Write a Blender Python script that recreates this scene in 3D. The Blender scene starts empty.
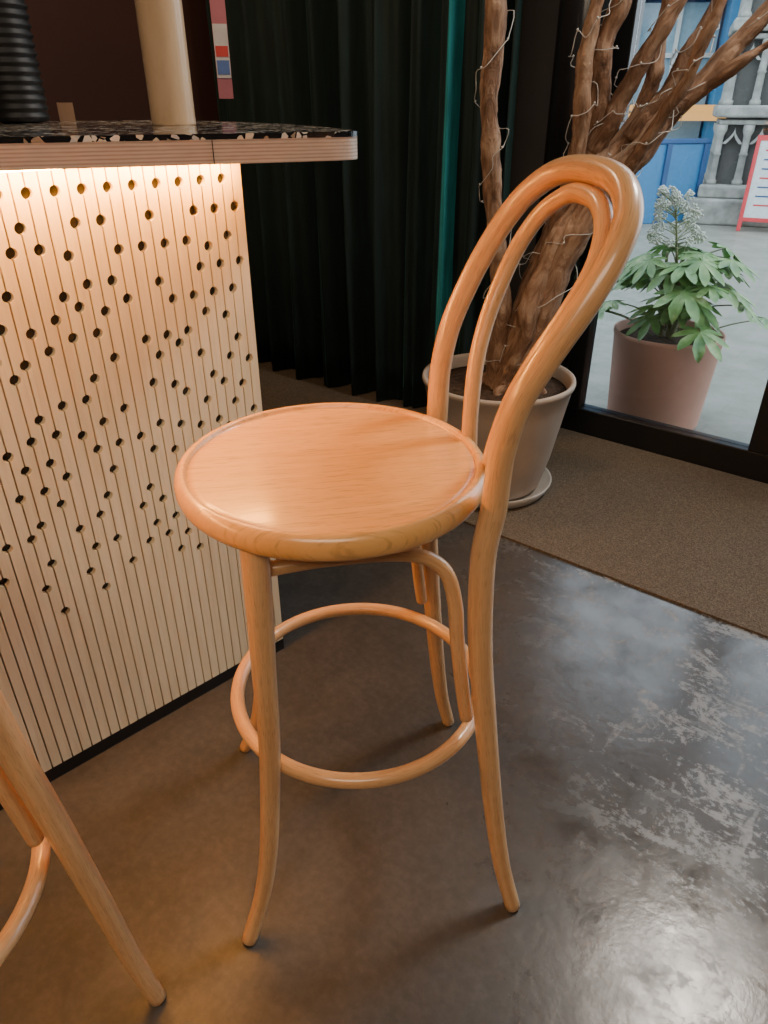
import bpy, bmesh, math, random
import numpy as np
from mathutils import Vector, Matrix
random.seed(7); np.random.seed(7)
C = bpy.context.scene.collection

# ---------------------------------------------------------------- helpers
def mesh_obj(name, verts, faces, mat=None, parent=None, smooth=False, uvs=None, mats=None, fm=None):
    me = bpy.data.meshes.new(name)
    me.from_pydata([tuple(v) for v in verts], [], faces)
    if uvs is not None:
        uvl = me.uv_layers.new(name="UVMap")
        for l in me.loops:
            uvl.data[l.index].uv = uvs[l.vertex_index]
    if mats:
        for m in mats: me.materials.append(m)
        for p, i in zip(me.polygons, fm): p.material_index = i
    elif mat: me.materials.append(mat)
    if smooth:
        for p in me.polygons: p.use_smooth = True
    me.update()
    o = bpy.data.objects.new(name, me); C.objects.link(o)
    if parent: o.parent = parent
    return o

def empty(name, loc=(0,0,0), rz=0):
    e = bpy.data.objects.new(name, None); C.objects.link(e)
    e.location = loc; e.rotation_euler = (0,0,rz); e.empty_display_size = .1
    return e

def box(name, mn, mx, mat, parent=None, bevel=0, loc=(0,0,0), rz=0):
    x0,y0,z0 = mn; x1,y1,z1 = mx
    v = [(x0,y0,z0),(x1,y0,z0),(x1,y1,z0),(x0,y1,z0),(x0,y0,z1),(x1,y0,z1),(x1,y1,z1),(x0,y1,z1)]
    f = [(0,3,2,1),(4,5,6,7),(0,1,5,4),(1,2,6,5),(2,3,7,6),(3,0,4,7)]
    o = mesh_obj(name, v, f, mat, parent)
    o.location = loc; o.rotation_euler = (0,0,rz)
    if bevel:
        b = o.modifiers.new("bevel",'BEVEL'); b.width = bevel; b.segments = 3
    return o

def catmull(P, n, closed=False):
    P = np.array(P, float); N = len(P); out = []
    rng = range(N) if closed else range(N-1)
    for i in rng:
        if closed: p0,p1,p2,p3 = P[(i-1)%N],P[i],P[(i+1)%N],P[(i+2)%N]
        else:
            p1,p2 = P[i],P[i+1]
            p0 = P[i-1] if i>0 else 2*p1-p2
            p3 = P[i+2] if i+2<N else 2*p2-p1
        for j in range(n):
            t = j/n
            out.append(.5*((2*p1)+(-p0+p2)*t+(2*p0-5*p1+4*p2-p3)*t*t+(-p0+3*p1-3*p2+p3)*t**3))
    if not closed: out.append(P[-1])
    return np.array(out)

def tube_data(pts, n=8, segs=16, closed=False, smooth=True):
    """pts rows: x,y,z,r"""
    S = catmull(pts, n, closed) if smooth else np.array(pts,float)
    P, R = S[:,:3], S[:,3]; M = len(P)
    T = np.zeros_like(P)
    for i in range(M):
        a = P[(i+1)%M] if (closed or i<M-1) else P[i]
        b = P[(i-1)%M] if (closed or i>0) else P[i]
        T[i] = (a-b)/(np.linalg.norm(a-b)+1e-9)
    up = np.array([0,0,1.]) if abs(T[0][2])<.8 else np.array([1.,0,0])
    nrm = np.cross(T[0], up); nrm/=np.linalg.norm(nrm)
    V=[];UV=[];F=[]; L=0
    for i in range(M):
        if i: L += np.linalg.norm(P[i]-P[i-1])
        nrm = nrm-T[i]*np.dot(nrm,T[i]); nrm/=np.linalg.norm(nrm)
        bn = np.cross(T[i],nrm)
        for k in range(segs):
            a = 2*math.pi*k/segs
            V.append(P[i]+R[i]*(math.cos(a)*nrm+math.sin(a)*bn))
            UV.append((L, abs(k/segs*2-1)*R[i]*3))
    rings = M if closed else M-1
    for i in range(rings):
        for k in range(segs):
            a=i*segs+k; b=i*segs+(k+1)%segs; c=((i+1)%M)*segs+(k+1)%segs; d=((i+1)%M)*segs+k
            F.append((a,b,c,d))
    if not closed:
        for i,s in ((0,-1),(M-1,1)):
            base=len(V)
            for k in range(segs):
                V.append(P[i]+T[i]*s*R[i]*.25+(V[i*segs+k]-P[i])*.75); UV.append((L*(s>0),0))
            for k in range(segs):
                q=(i*segs+k,i*segs+(k+1)%segs,base+(k+1)%segs,base+k)
                F.append(q if s>0 else q[::-1])
            cap=tuple(base+k for k in range(segs)); F.append(cap if s>0 else cap[::-1])
    return V,F,UV

def tube(name, pts, mat, parent=None, **k):
    V,F,UV = tube_data(pts, **k)
    return mesh_obj(name,V,F,mat,parent,True,UV)

def lathe(name, prof, mat, parent=None, segs=64, loc=(0,0,0), smooth=True):
    V=[];F=[]
    for r,z in prof:
        for k in range(segs):
            a=2*math.pi*k/segs; V.append((r*math.cos(a),r*math.sin(a),z))
    n=len(prof)
    for i in range(n-1):
        for k in range(segs):
            F.append((i*segs+k,i*segs+(k+1)%segs,(i+1)*segs+(k+1)%segs,(i+1)*segs+k))
    F.append(tuple(range(segs))[::-1]); F.append(tuple((n-1)*segs+k for k in range(segs)))
    o = mesh_obj(name,V,F,mat,parent,smooth); o.location=loc
    return o

# ---------------------------------------------------------------- materials
class NT:
    def __init__(s,name):
        s.m=bpy.data.materials.new(name); s.m.use_nodes=True
        s.t=s.m.node_tree; s.b=s.t.nodes['Principled BSDF']; s.o=s.t.nodes['Material Output']
    def n(s,ty,**k):
        x=s.t.nodes.new(ty)
        for a,b in k.items(): setattr(x,a,b)
        return x
    def l(s,a,b): s.t.links.new(a,b)
    def coord(s,kind='Object',scale=(1,1,1),rot=(0,0,0)):
        c=s.n('ShaderNodeTexCoord'); m=s.n('ShaderNodeMapping')
        m.inputs['Scale'].default_value=scale; m.inputs['Rotation'].default_value=rot
        s.l(c.outputs[kind],m.inputs[0]); return m.outputs[0]
    def noise(s,vec,scale=5,detail=6,rough=.55,dist=0):
        x=s.n('ShaderNodeTexNoise'); x.inputs['Scale'].default_value=scale
        x.inputs['Detail'].default_value=detail; x.inputs['Roughness'].default_value=rough
        x.inputs['Distortion'].default_value=dist; s.l(vec,x.inputs['Vector']); return x.outputs['Fac']
    def ramp(s,fac,stops,interp='LINEAR'):
        r=s.n('ShaderNodeValToRGB'); e=r.color_ramp; e.interpolation=interp
        while len(e.elements)<len(stops): e.elements.new(.5)
        for el,(p,c) in zip(e.elements,stops):
            el.position=p; el.color=(c[0],c[1],c[2],1) if hasattr(c,'__len__') else (c,c,c,1)
        s.l(fac,r.inputs[0]); return r.outputs[0]
    def math(s,op,a,b=None,clamp=False):
        x=s.n('ShaderNodeMath',operation=op,use_clamp=clamp)
        for i,v in enumerate((a,b)):
            if v is None: continue
            if isinstance(v,(int,float)): x.inputs[i].default_value=v
            else: s.l(v,x.inputs[i])
        return x.outputs[0]
    def mix(s,f,a,b,mode='MIX'):
        x=s.n('ShaderNodeMix',data_type='RGBA',blend_type=mode)
        for i,v in ((0,f),(6,a),(7,b)):
            if isinstance(v,(int,float)): x.inputs[i].default_value=v
            elif isinstance(v,tuple): x.inputs[i].default_value=(*v,1)
            else: s.l(v,x.inputs[i])
        return x.outputs[2]
    def bump(s,h,strength=.3,dist=.002):
        x=s.n('ShaderNodeBump'); x.inputs['Strength'].default_value=strength
        x.inputs['Distance'].default_value=dist; s.l(h,x.inputs['Height']); s.l(x.outputs[0],s.b.inputs['Normal'])
    def col(s,c):
        if isinstance(c,tuple): s.b.inputs['Base Color'].default_value=(*c,1)
        else: s.l(c,s.b.inputs['Base Color'])
    def set(s,**k):
        for a,v in k.items():
            i=s.b.inputs[a.replace('_',' ')]
            if isinstance(v,(int,float)): i.default_value=v
            elif isinstance(v,tuple): i.default_value=(*v,1)
            else: s.l(v,i)

def simple(name,c,rough=.5,metal=0,var=.12,scale=20,**k):
    t=NT(name); v=t.coord(); f=t.noise(v,scale)
    t.col(t.ramp(f,[(.25,tuple(x*(1-var) for x in c)),(.75,tuple(min(1,x*(1+var)) for x in c))]))
    t.set(Roughness=rough,Metallic=metal,**k); return t.m

def emis(name,c,s):
    t=NT(name); t.col((0,0,0)); t.set(Emission_Color=c,Emission_Strength=s); return t.m

def beech(name,a,b,uv=True,fleck=.42,dark=.5):
    t=NT(name)
    v=t.coord('UV' if uv else 'Object',(3,90,1) if uv else (4,55,4))
    f=t.noise(v,1.5,5,.6,.3)
    v2=t.coord('UV' if uv else 'Object',(40,700,1) if uv else (30,360,30))
    g=t.noise(v2,1,2,.5)
    c1=t.ramp(f,[(.3,a),(.7,b)])
    fl=t.ramp(g,[(.55,0.),(.68,1.)])
    t.col(t.mix(t.math('MULTIPLY',fl,fleck),c1,tuple(x*dark for x in a)))
    t.set(Roughness=.32,Coat_Weight=.6,Coat_Roughness=.14)
    return t.m
M_beech=beech('beech_bentwood',(.62,.325,.145),(.79,.465,.225))
M_seat=beech('beech_seat_veneer',(.80,.385,.115),(.90,.475,.165),uv=False)
M_rubber=simple('dark_foot_glide',(.03,.02,.015),.6)

def floor_mat():
    t=NT('polished_concrete'); v=t.coord()
    big=t.noise(v,1.6,5,.6); fine=t.noise(v,60,6,.65); mid=t.noise(v,9,8,.65,.4)
    base=t.ramp(big,[(.3,(.040,.037,.036)),(.7,(.074,.069,.067))])
    base=t.mix(t.math('MULTIPLY',t.ramp(fine,[(.4,0.),(.75,1.)]),.3),base,(.14,.135,.13))
    base=t.mix(t.math('MULTIPLY',t.ramp(mid,[(.45,0.),(.7,1.)]),.5),base,(.024,.022,.021))
    # salt / scuff stains and mopped sheen, denser towards the door
    sep=t.n('ShaderNodeSeparateXYZ'); t.l(t.coord('Object',(1,1,1),(0,0,RZ)),sep.inputs[0])
    reg=t.math('MULTIPLY',t.math('SUBTRACT',sep.outputs[0],.34),3.,True)
    wet=t.math('MULTIPLY',t.math('ADD',sep.outputs[0],.05),1.8,True)
    st=t.noise(t.coord('Object',(1.6,3.0,1),(0,0,.9)),3.4,10,.78,.9)
    st2=t.noise(v,70,5,.75)
    m=t.ramp(t.math('MULTIPLY',st,t.math('ADD',t.math('MULTIPLY',st2,.9),.55)),[(.53,0.),(.60,1.)])
    wp=t.ramp(t.noise(t.coord('Object',(6,1.2,1),(0,0,.95)),2.2,3,.5,.5),[(.63,0.),(.67,1.)])
    m=t.math('MAXIMUM',m,t.math('MULTIPLY',wp,t.ramp(fine,[(.38,.1),(.6,.9)])))
    m=t.math('MULTIPLY',m,reg)
    base=t.mix(t.math('MULTIPLY',m,.42),base,(.46,.50,.55))
    t.col(base)
    r=t.ramp(mid,[(.3,.12),(.7,.32)])
    r=t.math('ADD',r,t.math('MULTIPLY',m,.22))
    r=t.math('ADD',r,t.math('MULTIPLY',t.math('SUBTRACT',1.,wet),.18))
    t.set(Roughness=r)
    t.set(**{'Specular_IOR_Level':t.math('ADD',.36,t.math('MULTIPLY',wet,.5))})
    t.bump(t.math('ADD',t.noise(v,30,6,.6),t.math('MULTIPLY',big,2)),.06,.01)
    return t.m

def coir():
    t=NT('coir_matting'); v=t.coord()
    f=t.noise(v,230,4,.8); g=t.noise(v,3,4)
    c=t.ramp(f,[(.3,(.05,.038,.027)),(.5,(.155,.118,.083)),(.68,(.38,.31,.23))])
    t.col(t.mix(t.math('MULTIPLY',g,.5),c,(.085,.065,.047)))
    t.set(Roughness=.95); t.bump(f,.9,.006); return t.m
M_coir=coir()

def ply_face():
    t=NT('birch_ply_slats'); v=t.coord('Object',(6,6,.6))
    f=t.noise(v,6,5,.6,.6); g=t.noise(t.coord('Object',(120,120,6)),1.5,3)
    c=t.ramp(f,[(.3,(.80,.65,.43)),(.7,(.90,.77,.55))])
    t.col(t.mix(t.math('MULTIPLY',t.ramp(g,[(.5,0.),(.75,1.)]),.25),c,(.5,.35,.22)))
    t.set(Roughness=.5); return t.m
M_slat=ply_face()
def ply_edge():
    t=NT('plywood_edge'); v=t.coord(); sep=t.n('ShaderNodeSeparateXYZ'); t.l(v,sep.inputs[0])
    w=t.math('SINE',t.math('MULTIPLY',sep.outputs[2],2*math.pi/.0052))
    f=t.ramp(t.math('ADD',t.math('MULTIPLY',w,.5),.5),[(.15,(.33,.24,.19)),(.45,(.54,.44,.38)),(1.,(.63,.53,.46))])
    n=t.noise(t.coord('Object',(20,20,200)),2,4)
    t.col(t.mix(.4,f,t.ramp(n,[(.3,(.42,.34,.29)),(.7,(.62,.54,.47))])))
    t.set(Roughness=.55); return t.m
M_plyedge=ply_edge()
def terrazzo():
    t=NT('black_terrazzo'); v=t.coord()
    def vor(sc,feat):
        x=t.n('ShaderNodeTexVoronoi'); x.feature=feat; x.inputs['Scale'].default_value=sc; t.l(v,x.inputs['Vector']); return x
    base=(.012,.013,.016)
    c=None
    for sc,th in ((44,.66),(105,.70)):
        a=vor(sc,'F1'); e=vor(sc,'DISTANCE_TO_EDGE')
        s=t.n('ShaderNodeSeparateColor'); t.l(a.outputs['Color'],s.inputs[0])
        pick=t.math('GREATER_THAN',s.outputs[0],th)
        inn=t.math('GREATER_THAN',e.outputs['Distance'],.12)
        cc=t.ramp(s.outputs[1],[(0,(.70,.62,.50)),(.35,(.55,.55,.55)),(.6,(.75,.72,.66)),(.8,(.35,.27,.2))],'CONSTANT')
        c=t.mix(t.math('MULTIPLY',pick,inn),c if c is not None else base,cc)
    t.col(c); t.set(Roughness=.14); return t.m
M_terr=terrazzo()
M_black=simple('black_painted_metal',(.012,.013,.015),.35)
M_darkwood=simple('dark_bar_carcass',(.05,.03,.02),.6)
M_groove=simple('groove_backing',(.12,.06,.025),.8)  # brown stands in for pale wood shaded inside the grooves
def wallm(name,c,rough=.8):
    t=NT(name); v=t.coord(); f=t.noise(v,2.5,5); g=t.noise(v,120,3)
    t.col(t.ramp(f,[(.3,tuple(x*.85 for x in c)),(.7,tuple(x*1.1 for x in c))])); t.set(Roughness=rough)
    t.bump(g,.15,.002); return t.m
M_maroon=wallm('maroon_wall_paint',(.040,.013,.010))
M_dark=wallm('dark_plaster',(.10,.09,.085))
M_ceil=wallm('ceiling_paint',(.22,.21,.20))
def velvet(name,c,sh,sw=.6):
    t=NT(name); v=t.coord('Object',(8,8,1)); f=t.noise(v,5,5)
    t.col(t.ramp(f,[(.3,tuple(x*.6 for x in c)),(.7,tuple(x*1.3 for x in c))]))
    t.set(Roughness=.85,Sheen_Weight=sw,Sheen_Roughness=.35,Sheen_Tint=sh); return t.m
M_velvet=velvet('dark_green_velvet',(.006,.020,.021),(.03,.18,.18),.75)
M_velvet_lit=velvet('velvet_daylit_fold',(.01,.25,.30),(.1,.6,.68),1)  # daylight on the green curtain's fold, put in as teal colour
def glass():
    t=NT('window_glass')
    tr=t.n('ShaderNodeBsdfTransparent'); gl=t.n('ShaderNodeBsdfGlossy'); gl.inputs['Roughness'].default_value=.01
    tr.inputs[0].default_value=(.93,.96,.96,1)
    fr=t.n('ShaderNodeFresnel'); fr.inputs[0].default_value=1.4
    mx=t.n('ShaderNodeMixShader'); t.l(fr.outputs[0],mx.inputs[0]); t.l(tr.outputs[0],mx.inputs[1]); t.l(gl.outputs[0],mx.inputs[2])
    t.l(mx.outputs[0],t.o.inputs[0]); return t.m
M_glass=glass()

# ---------------------------------------------------------------- room shell
D=(.7804,-.6253); N=(.6253,.7804); RZ=math.atan2(D[1],D[0])
M_floor=floor_mat()
def RW(s,c,z=0): return (s*D[0]+c*N[0], s*D[1]+c*N[1], z)
def rbox(name,mn,mx,mat,parent=None,bevel=0): # box in room frame
    return box(name,mn,mx,mat,parent,bevel,rz=RZ if parent is None else 0)
CW=2.738
rbox('floor',(-3.2,-2.5,-.1),(2.8,CW+.05,0),M_floor)
rbox('ceiling',(-3.2,-2.5,2.8),(2.8,CW+.1,2.9),M_ceil)
rbox('wall_left',(-3.2,-2.5,0),(-3.08,CW+.1,2.8),M_maroon)
rbox('wall_right',(2.7,-2.5,0),(2.8,CW+.1,2.8),M_dark)
rbox('wall_front',(-3.08,-2.5,0),(2.7,-2.4,2.8),M_dark)
rbox('wall_back',(-3.08,CW,0),(-1.19,CW+.1,2.8),M_dark)
rbox('door_mat_carpet',(-3.05,1.775,.0),(2.68,CW-.035,.007),M_coir)
win=empty('window_1',(0,0,0),RZ)
rbox('bottom_rail',(-1.19,CW-.03,0),(2.7,CW+.04,.112),M_black,win,.004)
rbox('top_rail',(-1.19,CW-.03,2.55),(2.7,CW+.04,2.8),M_black,win,.004)
for i,(a,b) in enumerate([(-1.19,-1.12),(-.445,-.375),(-.368,-.30),(.62,.72),(1.62,1.72),(2.6,2.69)]):
    rbox('mullion_%d'%(i+1),(a,CW-.03,.112),(b,CW+.04,2.55),M_black,win,.004)
for i,(a,b) in enumerate([(-1.12,-.445),(-.30,.62),(.72,1.62),(1.72,2.6)]):
    rbox('pane_%d'%(i+1),(a,CW+.002,.112),(b,CW+.008,2.55),M_glass,win)

lathe('column',[(.088,0),(.088,2.8)],simple('black_gloss_column',(.014,.016,.020),.22),loc=(.655,2.80,0),segs=48)
def curtain():
    s0,s1=-3.0,-1.42; nx=460; nz=16; V=[];F=[];fm=[]
    for j in range(nz+1):
        z=.012+(2.76-.012)*j/nz
        for i in range(nx+1):
            s=s0+(s1-s0)*i/nx
            amp=.052*(1+.45*math.sin(s*5.1+1)); ph=s*2*math.pi/.165+1.5*math.sin(s*3.7)+.35*math.sin(z*1.7+s*6)
            c=2.50+amp*math.sin(ph)+.016*math.sin(ph*2.3+z)+.006*math.sin(ph*4.1+z*2)
            V.append(RW(s,c,z))
    for j in range(nz):
        for i in range(nx):
            a=j*(nx+1)+i; F.append((a,a+1,a+nx+2,a+nx+1))
            s=s0+(s1-s0)*i/nx
            fm.append(1 if (-1.725<s<-1.655 or -1.765<s<-1.748) else 0)  # narrow bands of the same curtain coloured as if daylit
    o=mesh_obj('velvet_curtain',V,F,None,None,True,mats=[M_velvet,M_velvet_lit],fm=fm)
    sd=o.modifiers.new('thick','SOLIDIFY'); sd.thickness=.004
curtain()

# ---------------------------------------------------------------- bar counter
O=(-.2584,1.4208,0); BR=math.atan2(.693,.721)
bar=empty('bar_counter',O,BR)
def slats():
    pitch=.0212; g=.0028; L=2.1; n=int(L/pitch); r=.0090; th=.012
    z0,z1=.035,1.143; V=[];F=[]
    holes={}
    dz=.0475
    for j in range(n+1):
        hs=[]
        for k in range(16):
            z=1.112-k*dz
            if k==0: ok=(j%2==0)
            else:
                ok=((j+k)%2==0) and random.random()<(.78 if k<6 else .74 if k<12 else .66)
                if k>=14: ok = ok and random.random()<.6
            if ok: hs.append(z+random.choice((0,0,.014,-.014)) if k>1 else z)
        holes[j]=hs
    for j in range(n):
        xl=-(j+1)*pitch+g/2; xr=-j*pitch-g/2
        pts=[]
        def bites(xe,gx,hs,up):
            out=[]
            hs=sorted(hs,reverse=not up)
            dd=math.asin(abs(xe-gx)/r)
            for h in hs:
                for q in range(9):
                    a=-math.pi/2+dd+(math.pi-2*dd)*q/8
                    dxs=math.cos(a)*r; dzs=math.sin(a)*r
                    if up: out.append((gx-dxs,h+dzs))
                    else: out.append((gx+dxs,h-dzs))
            return out
        pts+= [(xl,z0),(xr,z0)]
        if j>0: pts+=bites(xr,-j*pitch,holes[j],True)
        pts+= [(xr,z1),(xl,z1)]
        pts+=bites(xl,-(j+1)*pitch,holes[j+1],False)
        b=len(V); m=len(pts)
        for x,z in pts: V.append((x,0,z))
        for x,z in pts: V.append((x,th,z))
        F.append(tuple(b+i for i in range(m)))
        for i in range(m):
            k=(i+1)%m; F.append((b+k,b+i,b+m+i,b+m+k))
    mesh_obj('slatted_front',V,F,M_slat,bar)
    bv=[];bf=[]
    for j in range(1,n):
        for h in holes[j]:
            b=len(bv)
            for q in range(12):
                a=2*math.pi*q/12; bv.append((-j*pitch+r*math.cos(a),.0115,h+r*math.sin(a)))
            bf.append(tuple(b+q for q in range(12)))
    mesh_obj('hole_shade_discs',bv,bf,M_black,bar)  # flat black discs stand in for the shade deep in the holes
slats()
box('slat_backing',(-2.1,.012,.035),(-.002,.03,1.143),M_groove,bar)
box('carcass',(-2.1,.03,.0),(-.002,.70,1.143),M_darkwood,bar)
box('kick_strip',(-2.1,.002,0),(0,.03,.035),M_black,bar)
def slab(name,z0,z1,mat,grow=0):
    g=grow
    ctrl=[(.02-.03,-.205),(.045,-.222),(.078,-.222),(.102,-.20),(.125,-.15),(.155,-.07),(.205,.05),(.25,.18),(.285,.35),(.295,.55),(.29,.80)]
    cur=[tuple(p) for p in catmull(ctrl,5)]
    pts=[(-2.13,-.055-g),(-.43,-.055-g)]+[(x+g,y-g) for x,y in cur]+[(-2.13,.80)]
    m=len(pts)
    V=[(x,y,z0) for x,y in pts]+[(x,y,z1) for x,y in pts]
    F=[tuple(range(m))[::-1],tuple(range(m,2*m))]+[(i,(i+1)%m,m+(i+1)%m,m+i) for i in range(m)]
    return mesh_obj(name,V,F,mat,bar)
slab('plywood_top',1.1475,1.181,M_plyedge)
slab('terrazzo_top',1.1812,1.189,M_terr,.001)
jt=box('edge_joint',(-.0007,-.0012,1.148),(.0007,.004,1.1805),M_darkwood,bar); jt.location=(-.15,-.155,0); jt.rotation_euler=(0,0,-.34)
box('top_packer',(-2.1,.001,1.1432),(-.002,.70,1.1474),M_darkwood,bar)
box('led_strip',(-2.05,-.028,1.1435),(-.02,-.018,1.1474),emis('warm_led',(1,.40,.055),300),bar)
lathe('wooden_post',[(.0435,0),(.044,.003),(.044,.80),(.0435,1.61)],beech('pale_post_wood',(.66,.44,.26),(.74,.52,.33),uv=False,fleck=.12,dark=.7),loc=(-.432,1.665,1.189),segs=48)
prof=[(.035,0),(.058,.004)]
z=.004
while z<.46:
    prof+=[(.058,z+.002),(.0625,z+.007),(.0625,z+.010),(.058,z+.015)]; z+=.017
prof+=[(.052,z+.01),(.049,z+.012),(.046,z)]
lathe('ribbed_vase',prof,simple('black_ceramic',(.010,.010,.011),.5),loc=(-.815,1.82,1.189),segs=48)
box('menu_card_holder',(-.018,-.006,0),(.018,.006,.04),simple('kraft_card',(.35,.2,.12),.7),loc=(-.78,2.0,1.189),rz=.4)
hb=empty('hanging_banner',(-.535,2.79,0),.2)
box('cloth',(-.024,-.002,1.24),(.024,.002,2.79),simple('pink_cloth',(.36,.13,.17),.8),hb)
box('label_white',(-.023,-.0035,1.30),(.023,-.002,1.45),simple('label_white',(.5,.5,.52),.6),hb)
box('label_blue',(-.02,-.0045,1.31),(.02,-.0035,1.35),simple('label_blue',(.08,.15,.4),.6),hb)
box('label_red',(-.02,-.0045,1.36),(.02,-.0035,1.39),simple('label_red',(.5,.05,.05),.6),hb)

# ---------------------------------------------------------------- stool
def stool(name,loc,ang):
    e=empty(name,loc,ang)
    H=[(.262,.209,.004,.0135),(.240,.199,.10,.0145),(.2215,.188,.23,.016),(.200,.173,.42,.0172),(.187,.161,.555,.0178),
       (.184,.152,.69,.0178),(.193,.152,.77,.0176),(.196,.155,.85,.0170),(.210,.160,.92,.0166),(.236,.164,.98,.0166),
       (.265,.163,1.035,.0166),(.292,.153,1.083,.0166),(.314,.127,1.121,.0166),(.331,.075,1.149,.0166)]
    dn=[0,0,0,0,0,0,0,0,.001,.006,.012,.015,.016,.010]   # hoop plane is very slightly wound
    df=[.026,.017,.006,0,0,0,0,0,0,0,0,0,0,0]
    pts=[(x+d,-y-q,z,r) for (x,y,z,r),d,q in zip(H,dn,df)]+[(.338,0,1.157,.0166)]+[(x-d*.3,y-q*.3,z,r) for (x,y,z,r),d,q in list(zip(H,dn,df))[::-1]]
    tube('back_hoop_and_rear_legs',pts,M_beech,e,n=8,segs=20)
    I=[(.216,.052,.765,.0122),(.219,.066,.82,.0122),(.228,.084,.89,.0122),(.245,.100,.95,.0122),(.270,.112,1.01,.0122),
       (.293,.112,1.06,.0122),(.312,.090,1.10,.0122),(.325,.050,1.124,.0122)]
    di=[0,0,.002,.006,.010,.012,.010,.005]
    pts=[(x+d,-y,z,r) for (x,y,z,r),d in zip(I,di)]+[(.329,0,1.130,.0122)]+[(x,y-.014,z,r) for x,y,z,r in I[::-1]]
    tube('inner_back_loop',pts,M_beech,e,n=8,segs=16)
    for i,s in enumerate((-1,1)):
        tube('front_leg_%d'%(i+1),[(-.118,s*.150,.755,.0192),(-.120,s*.153,.66,.0185),(-.123,s*.158,.55,.0174),(-.128,s*.165,.39,.0162),
            (-.145,s*.178,.2,.0148),(-.165,s*.189,.09,.0138),(-.195,s*.210,.004,.0132)],M_beech,e,n=8,segs=18)
        tube('side_brace_%d'%(i+1),[(-.105,s*.135,.700,.0105),(-.03,s*.131,.703,.0105),(.05,s*.131,.702,.0105),(.105,s*.132,.692,.0105),(.138,s*.134,.663,.0108),
            (.153,s*.137,.61,.011),(.159,s*.142,.54,.011),(.170,s*.149,.45,.011),(.178,s*.153,.395,.0105)],M_beech,e,n=8,segs=14)
    for i,(x,y) in enumerate(((.262,-.235),(.262,.201),(-.195,-.210),(-.195,.210))):
        lathe('glide_%d'%(i+1),[(.010,0),(.0118,.001),(.0118,.006)],M_rubber,e,segs=20,loc=(x,y,0))
    rr=[(.030+.208*math.cos(a),.208*math.sin(a),.352,.0120) for a in [2*math.pi*k/32 for k in range(32)]]
    tube('foot_ring',rr,M_beech,e,n=3,segs=14,closed=True)
    q=1.018
    prof=[(.12,.757),(.186,.757),(.190,.752),(.205,.751),(.2115,.754),(.2160,.760),(.2180,.7675),(.2182,.775),(.2165,.7825),(.2130,.7875),(.209,.7900),(.2055,.7903),
          (.2030,.7893),(.2018,.7870),(.2010,.7835),(.2000,.7833),(.1985,.7848),(.190,.7850),(.12,.7838),(.05,.7825),(.002,.7822)]
    lathe('seat',[(a*q,b) for a,b in prof],M_seat,e,segs=96)
    tube('seat_underframe',[(.165*math.cos(a),.165*math.sin(a),.742,.012) for a in [2*math.pi*k/24 for k in range(24)]],M_beech,e,n=3,segs=10,closed=True)
    return e
stool('bar_stool',(-.074,.92,0),math.radians(10.5))
stool('bar_stool.001',(-.685,.545,0),math.radians(-30))

# ---------------------------------------------------------------- tree in pot
TP=(.39,2.33)
pt=empty('potted_tree',(TP[0],TP[1],.0075),0)
M_pot=simple('stoneware_pot',(.50,.41,.34),.55,scale=6)
lathe('pot',[(.12,.012),(.165,.014),(.178,.03),(.206,.14),(.240,.33),(.252,.395),(.258,.400),(.260,.408),(.258,.416),(.250,.418),(.242,.41),(.238,.37),(.234,.36)],M_pot,pt)
lathe('saucer',[(.15,.0),(.195,.0),(.205,.006),(.222,.04),(.219,.043),(.214,.04),(.198,.012),(.05,.010)],simple('saucer_glaze',(.52,.50,.47),.4),pt)
def soil():
    t=NT('bark_chip_soil'); f=t.noise(t.coord(),55,6,.7)
    t.col(t.ramp(f,[(.35,(.02,.011,.006)),(.7,(.16,.085,.045))])); t.set(Roughness=.9); t.bump(f,1,.02); return t.m
M_soil=soil()
lathe('soil',[(.234,.375),(.15,.385),(.02,.39)],M_soil,pt)
def bark():
    t=NT('gnarled_bark'); f=t.noise(t.coord('UV',(6,17,1)),1.8,9,.68,.8); g=t.noise(t.coord(),11,5)
    c=t.ramp(f,[(.32,(.07,.032,.017)),(.47,(.31,.17,.10)),(.66,(.66,.45,.31))])
    t.col(t.mix(t.math('MULTIPLY',g,.35),c,(.22,.12,.07))); t.set(Roughness=.8); t.bump(f,.9,.02); return t.m
M_bark=bark()
tex=bpy.data.textures.new('bark_clouds','CLOUDS'); tex.noise_scale=.06
def trunk(i,pts,fat=1.15):
    P=[]
    pts=catmull([(x-TP[0],y-TP[1],z,r*fat) for x,y,z,r in pts],2)
    for k,p in enumerate(pts):
        j=.006 if k>0 else 0
        P.append((p[0]+random.uniform(-j,j),p[1]+random.uniform(-j,j),p[2],p[3]*random.uniform(.93,1.08)))
    V,F,UV=tube_data(P,n=10,segs=22)
    o=mesh_obj('trunk_%d'%i,V,F,M_bark,pt,True,UV)
    d=o.modifiers.new('gnarl','DISPLACE'); d.texture=tex; d.strength=.015; d.mid_level=.5
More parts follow.
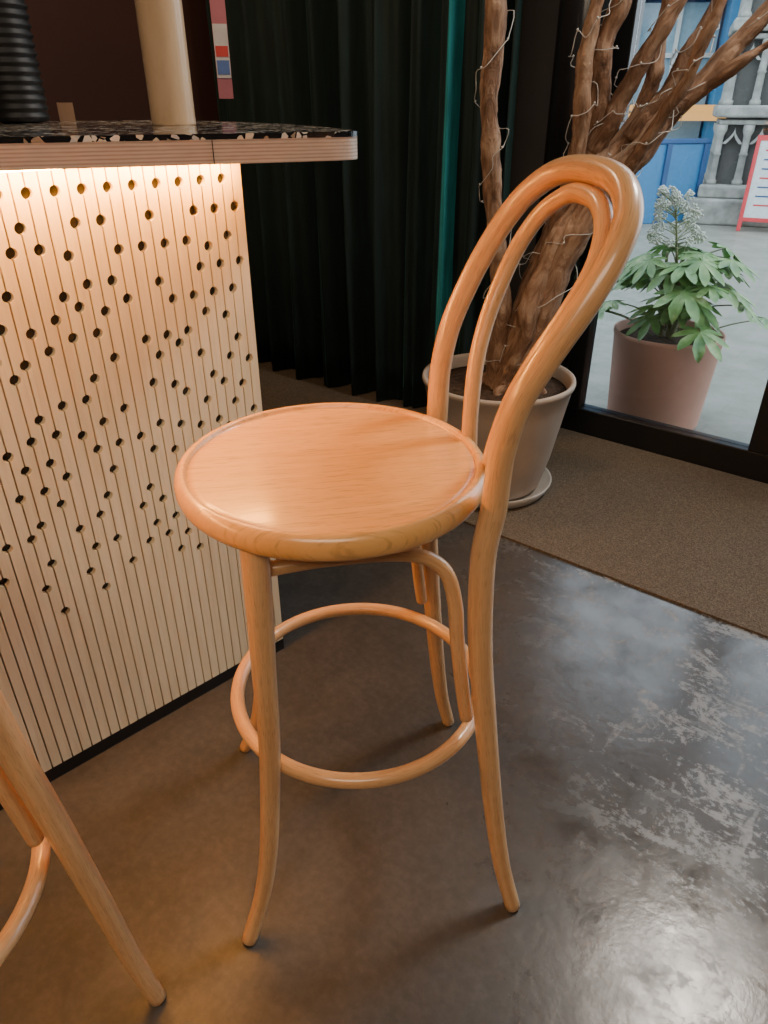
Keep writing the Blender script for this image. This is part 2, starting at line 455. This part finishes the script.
TR=[
 [(.40,2.33,.36,.042),(.385,2.33,.52,.034),(.368,2.32,.77,.026),(.325,2.32,1.0,.024),(.30,2.32,1.235,.023),(.297,2.33,1.47,.025),(.27,2.33,1.8,.02),(.22,2.35,2.2,.012)],
 [(.42,2.33,.36,.062),(.445,2.33,.50,.055),(.50,2.33,.74,.050),(.566,2.33,.945,.040),(.62,2.33,1.13,.032),(.60,2.33,1.33,.024),(.63,2.32,1.47,.022),(.65,2.3,1.9,.014)],
 [(.46,2.30,.36,.052),(.475,2.29,.55,.048),(.545,2.29,.80,.044),(.63,2.28,.98,.038),(.75,2.30,1.11,.032),(.864,2.30,1.26,.026),(1.025,2.27,1.444,.020),(1.15,2.2,1.7,.010)],
 [(.44,2.38,.36,.05),(.46,2.38,.58,.042),(.53,2.38,.83,.038),(.64,2.37,1.03,.032),(.735,2.36,1.17,.026),(.76,2.36,1.29,.020),(.77,2.36,1.47,.017),(.80,2.33,1.9,.010)],
 [(.61,2.32,1.10,.025),(.66,2.30,1.22,.022),(.70,2.28,1.33,.020),(.79,2.26,1.50,.017),(.9,2.2,1.8,.01)],
 [(.52,2.31,.84,.026),(.545,2.30,.99,.023),(.56,2.28,1.15,.021),(.54,2.28,1.32,.019),(.56,2.28,1.5,.015),(.5,2.28,1.9,.01)],
 [(.80,2.30,1.19,.017),(.86,2.27,1.24,.014),(.95,2.22,1.32,.012),(1.04,2.2,1.38,.010),(1.15,2.17,1.48,.006)],
 [(.72,2.34,1.13,.022),(.80,2.32,1.27,.017),(.86,2.3,1.40,.014),(.93,2.3,1.55,.009)],
 [(.385,2.29,.36,.03),(.43,2.26,.50,.028),(.46,2.26,.66,.027),(.53,2.28,.86,.026),(.58,2.29,1.0,.022)],
 [(.68,2.28,1.02,.020),(.74,2.24,1.14,.017),(.80,2.2,1.27,.015),(.83,2.18,1.4,.012),(.9,2.16,1.6,.007)],
]
for i,p in enumerate(TR): trunk(i+1,p)
for i in range(5):
    a=i*1.3+.4
    trunk(20+i,[(.43,2.33,.42,.022),(.43+.08*math.cos(a),2.33+.08*math.sin(a),.40,.018),(.43+.14*math.cos(a),2.33+.12*math.sin(a),.378,.010)])
def fairy():
    V=[];F=[]; 
    def add(v,f):
        b=len(V); V.extend(v); F.extend([tuple(b+i for i in q) for q in f])
    for ti,turns in {0:6,1:8,2:8,3:6,4:4,5:4,7:3,9:3}.items():
        S=catmull([p for p in TR[ti]],10); pts=[]
        for k,p in enumerate(S):
            if p[2]<.45: continue
            a=turns*2*math.pi*k/len(S)+random.uniform(-.5,.5); r=p[3]*1.2+.010+random.uniform(0,.014)
            pts.append((p[0]+r*math.cos(a),p[1]+r*math.sin(a),p[2]+random.uniform(-.02,.02),.0011))
        v,f,_=tube_data(pts,n=3,segs=6); add(v,f)
        for p in pts[::3]:
            bm=bmesh.new(); bmesh.ops.create_icosphere(bm,subdivisions=1,radius=.0034)
            add([np.array(x.co)+np.array(p[:3])+np.array([0,0,.003]) for x in bm.verts],[[w.index for w in q.verts] for q in bm.faces]); bm.free()
    o=mesh_obj('fairy_lights',[(v[0]-TP[0],v[1]-TP[1],v[2]) for v in V],F,simple('clear_white_wire',(.68,.68,.66),.35),pt,True)
fairy()

# ---------------------------------------------------------------- outdoor planter
PP=(1.215,3.01)
pl=empty('potted_fatsia',(PP[0],PP[1],-.0195))
M_terra=simple('pink_terracotta',(.52,.27,.20),.7,scale=5)
lathe('pot',[(.10,0),(.190,.0),(.196,.01),(.222,.385),(.226,.39),(.226,.405),(.218,.408),(.208,.40),(.205,.37)],M_terra,pl)
lathe('soil',[(.208,.37),(.1,.375),(.01,.38)],M_soil,pl)
def leafmat():
    t=NT('fatsia_leaf'); f=t.noise(t.coord(),14,4)
    t.col(t.ramp(f,[(.3,(.055,.17,.04)),(.55,(.17,.33,.09)),(.75,(.38,.50,.22))])); t.set(Roughness=.42)
    return t.m
M_leaf=leafmat()
def fatsia():
    V=[];F=[];SV=[];SF=[]
    lim=CW+.06
    def leaf(base,tip,size,nrm_tilt):
        d=Vector(tip)-Vector(base); h=Vector((d.x,d.y,0)); h=h.normalized() if h.length>1e-4 else Vector((1,0,0))
        side=Vector((-h.y,h.x,0)); fwd=(h+Vector((0,0,-nrm_tilt))).normalized(); up=side.cross(fwd)*-1
        if up.z<0: up=-up
        def P(r,a):
            return Vector(tip)+fwd*(r*math.cos(a))+side*(r*math.sin(a))-Vector((0,0,1))*(.9*r*r/size*.4)
        nl=8; span=math.radians(285)
        for i in range(nl):
            a=-span/2+span*i/(nl-1); w=span/(nl-1)/2
            L=size*(1-.35*abs(i-(nl-1)/2)/((nl-1)/2))
            pts=[P(0,0),P(L*.42,a-w),P(L*.70,a-w*.74),P(L*.9,a-w*.32),P(L,a),P(L*.9,a+w*.32),P(L*.70,a+w*.74),P(L*.42,a+w)]
            mid=P(L*.6,a)-up*.006*size/.1
            b=len(V); V.extend(pts+[mid])
            for q in range(8): F.append((b+q,b+(q+1)%8,b+8))
    na=0
    while na<46:
        a=random.uniform(0,2*math.pi); zz=random.uniform(.47,.76); rr=random.uniform(.08,.32)*(1.25-(zz-.5)*1.5)
        cx,cy=random.uniform(-.05,.06),random.uniform(-.03,.06)
        t=(cx+rr*math.cos(a),cy+rr*math.sin(a),zz)
        size=random.uniform(.10,.15)
        cc=(t[0]+PP[0])*N[0]+(t[1]+PP[1])*N[1]
        if cc-.55*size<lim: continue      # foliage stops short of the glass
        na+=1
        b=(cx*.6,cy*.6,zz-.10-random.uniform(0,.06))
        leaf(b,t,size,random.uniform(.05,.6))
        v,f,_=tube_data([(b[0],b[1],b[2],.004),((b[0]+t[0])/2,(b[1]+t[1])/2,(b[2]+t[2])/2+.03,.0032),(t[0],t[1],t[2],.0025)],n=4,segs=6)
        k=len(SV); SV.extend(v); SF.extend([tuple(k+i for i in q) for q in f])
    for cx,cy in ((0,0),(.05,.03),(-.05,.02),(.01,-.05)):
        v,f,_=tube_data([(cx*.5,cy*.5,.36,.011),(cx,cy,.55,.009),(cx*1.2,cy*1.2,.72,.006)],n=4,segs=8)
        k=len(SV); SV.extend(v); SF.extend([tuple(k+i for i in q) for q in f])
    V2=[]
    for v in V:
        c=(v[0]+PP[0])*N[0]+(v[1]+PP[1])*N[1]
        if c<lim:
            d=(lim-c)*.98; v=Vector((v[0]+N[0]*d,v[1]+N[1]*d,v[2]-d*.5))
        V2.append(v)
    mesh_obj('leaves',V2,F,M_leaf,pl,True)
    FV=[];FF=[]
    for i in range(44):
        th=random.uniform(0,2*math.pi); q=random.random()
        base=Vector((-.045*q-.035,.0,.73+.19*q)); L=.09*(1-.6*q)+.015
        c=base+Vector((L*math.cos(th),L*math.sin(th),.035))
        v,f,_=tube_data([(*base,.0025),(*c,.0015)],n=1,segs=5); k=len(SV); SV.extend(v); SF.extend([tuple(k+j for j in w) for w in f])
        for m in range(24):
            u=Vector((random.gauss(0,1),random.gauss(0,1),random.gauss(0,1))).normalized()*random.uniform(.012,.020)
            bm=bmesh.new(); bmesh.ops.create_icosphere(bm,subdivisions=1,radius=.0048); k=len(FV)
            FV.extend([x.co+c+u for x in bm.verts]); FF.extend([tuple(k+w.index for w in g.verts) for g in bm.faces]); bm.free()
    v,f,_=tube_data([(0,0,.55,.007),(-.035,0,.74,.005),(-.08,0,.94,.003)],n=3,segs=8); k=len(SV); SV.extend(v); SF.extend([tuple(k+j for j in w) for w in f])
    mesh_obj('stems',SV,SF,simple('green_stem',(.26,.28,.15),.6),pl,True)
    mesh_obj('flower_panicle',FV,FF,simple('cream_flower',(.68,.70,.62),.7),pl,True)
fatsia()

# ---------------------------------------------------------------- outside
def paving():
    t=NT('wet_paving'); v=t.coord(); br=t.n('ShaderNodeTexBrick'); br.inputs['Scale'].default_value=1.4
    br.inputs['Color1'].default_value=(.20,.205,.18,1); br.inputs['Color2'].default_value=(.23,.23,.205,1); br.inputs['Mortar'].default_value=(.16,.165,.14,1)
    br.inputs['Mortar Size'].default_value=.006; t.l(v,br.inputs['Vector'])
    f=t.noise(v,5,7,.7); sp=t.noise(v,45,4,.8)
    c=t.mix(.6,br.outputs['Color'],t.ramp(f,[(.3,(.12,.135,.095)),(.7,(.31,.30,.265))]))
    t.col(t.mix(t.math('MULTIPLY',t.ramp(sp,[(.64,0.),(.68,1.)]),.7),c,(.22,.18,.05)))
    t.set(Roughness=.5); return t.m
rbox('pavement',(-8,CW+.05,-.12),(16,26,-.02),paving())
M_blue=simple('blue_shopfront_paint',(.03,.16,.32),.5,scale=3)
M_blue2=simple('deep_blue_paint',(.012,.065,.18),.5,scale=3)
M_white=simple('offwhite_render',(.45,.47,.46),.7,scale=2)
sh=empty('blue_shopfront',(3.4,10.6,0),-.12)
box('facade',(-7,.3,-.02),(5,.6,6),M_blue2,sh)
box('stall_riser',(-7,.1,-.02),(5,.3,.55),M_blue,sh,.02)
box('fascia_sign',(-7,.0,2.35),(5,.3,2.95),M_blue,sh,.02)
M_shopglass=simple('shop_glass',(.20,.30,.36),.06)
for i in range(9):
    x=-6.6+i*1.25
    box('pilaster_%d'%i,(x-.08,.02,.0),(x+.08,.3,2.4),M_blue,sh,.01)
    box('shop_window_%d'%i,(x+.12,.22,.6),(x+1.13,.29,2.3),M_shopglass,sh)
    box('glazing_bar_%d'%i,(x+.6,.18,.6),(x+.65,.3,2.3),M_white,sh)
    box('transom_%d'%i,(x+.12,.18,1.72),(x+1.13,.3,1.77),M_white,sh)
    box('upper_window_%d'%i,(x+.2,.26,3.3),(x+1.0,.32,5.0),M_shopglass,sh)
box('lit_sign',(-1.2,-.04,1.02),(1.1,.02,1.20),emis('orange_sign_glow',(1,.5,.15),1.3),sh)
bw=empty('blue_hoarding',(2.75,8.9,0),.25)
box('panel',(-1.0,0,-.02),(1.0,.08,.82),simple('hoarding_blue',(.03,.16,.34),.45),bw,.01)
box('cap_rail',(-1.02,-.02,.82),(1.02,.10,.87),M_blue2,bw,.01)
for i in range(5): box('post_%d'%i,(-.98+i*.48,-.03,-.02),(-.92+i*.48,.0,.82),M_blue2,bw)
M_stone=simple('weathered_limestone',(.27,.27,.245),.85,scale=9,var=.4)
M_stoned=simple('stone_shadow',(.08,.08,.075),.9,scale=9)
st=empty('carved_stone_tower',(4.35,9.35,-.02),-.35)
box('plinth',(-.62,-.62,0),(.62,.62,.28),M_stone,st,.03)
box('plinth_step',(-.54,-.54,.28),(.54,.54,.42),M_stone,st,.03)
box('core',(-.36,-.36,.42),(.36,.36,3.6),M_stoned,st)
for lvl in range(4):
    zb=.42+lvl*.8
    box('cornice_%d'%lvl,(-.52,-.52,zb+.68),(.52,.52,zb+.80),M_stone,st,.025)
    box('string_%d'%lvl,(-.46,-.46,zb+.61),(.46,.46,zb+.66),M_stone,st,.015)
    for i in range(4):
        for j in range(4):
            if i in (0,3) or j in (0,3):
                lathe('shaft_%d_%d_%d'%(lvl,i,j),[(.06,0),(.06,.04),(.042,.06),(.038,.3),(.05,.31),(.038,.33),(.038,.5),(.06,.55),(.06,.61)],M_stone,st,segs=14,loc=(-.42+i*.28,-.42+j*.28,zb))
    for i in range(3):
        for rot in range(4):
            V=[];F=[]
            outl=[(-.11+.11*math.sin(q/8*math.pi/2),.16*q/8) for q in range(9)]
            outl=outl+[(-x,zq) for x,zq in outl[-2::-1]]
            inn=[(x*.62,zq*.70) for x,zq in outl]
            m=len(outl)
            for y in (-.45,-.40):
                for x,zq in outl: V.append((x-.28+.28*i,y,zb+.42+zq))
                for x,zq in inn: V.append((x-.28+.28*i,y,zb+.42+zq))
            for q in range(m-1):
                F.append((q,q+1,m+q+1,m+q)); F.append((m+q,m+q+1,3*m+q+1,3*m+q)); F.append((q+1,q,2*m+q,2*m+q+1))
            c,s=math.cos(rot*math.pi/2),math.sin(rot*math.pi/2)
            V=[(x*c-y*s,x*s+y*c,z) for x,y,z in V]
            mesh_obj('arch_%d_%d_%d'%(lvl,i,rot),V,F,M_stone,st)
ab=empty('sandwich_board',(4.28,8.45,-.014),-.45)
M_red=simple('red_frame',(.50,.03,.04),.45)
M_board=simple('board_white',(.50,.54,.54),.5)
for nm,sg in (('front',-1),('back',1)):
    pe=empty('leaf_'+nm,(0,0,0)); pe.parent=ab; pe.location=(0,sg*.16,0); pe.rotation_euler=(sg*.17,0,0)
    box('poster_'+nm,(-.27,-.008,.14),(.27,.008,.90),M_board,pe)
    for k,(a,b,c,d) in enumerate(((-.31,-.27,0,.95),(.27,.31,0,.95),(-.27,.27,.90,.95),(-.27,.27,.10,.14))):
        box('rail_%s_%d'%(nm,k),(a,-.015,c),(b,.015,d),M_red,pe)
    for k in range(7):
        box('lettering_%s_%d'%(nm,k),(-.2,-.011,.80-k*.09),(.2-.05*(k%3),.011,.815-k*.09),M_red if k%3==0 else M_blue2,pe)

# ---------------------------------------------------------------- lights
w=bpy.data.worlds.new('World'); bpy.context.scene.world=w; w.use_nodes=True
bg=w.node_tree.nodes['Background']; bg.inputs[0].default_value=(.80,.89,1,1); bg.inputs[1].default_value=4.1
def area(name,loc,target,size,power,color,sy=None):
    l=bpy.data.lights.new(name,'AREA'); l.energy=power; l.color=color; l.size=size
    if sy: l.shape='RECTANGLE'; l.size_y=sy
    o=bpy.data.objects.new(name,l); C.objects.link(o); o.location=loc
    o.rotation_euler=(Vector(target)-Vector(loc)).to_track_quat('-Z','Y').to_euler(); return o
area('added_window_key',(1.45,1.85,2.65),(0,.9,.6),.40,34,(1,.90,.78))  # added light without a fixture, standing in for daylight from the window side
area('added_warm_fill',(-.2,-.9,2.75),(-.1,.6,0),1.6,68,(1,.80,.58))  # unseen broad warm fill added overhead, behind the camera
area('added_bar_fill',(-.75,2.35,2.5),(-.35,3.0,0),.3,14,(1,.66,.38))  # added warm light, no pendant there; brightens maroon wall and carpet by the curtain

# ---------------------------------------------------------------- camera
cd=bpy.data.cameras.new('camera'); cd.sensor_fit='VERTICAL'; cd.sensor_height=24; cd.lens=24*710/1024; cd.clip_start=.02
cam=bpy.data.objects.new('camera',cd); C.objects.link(cam); cam.location=(0,0,1.23)
cam.rotation_euler=(math.radians(60),0,0)
bpy.context.scene.camera=cam
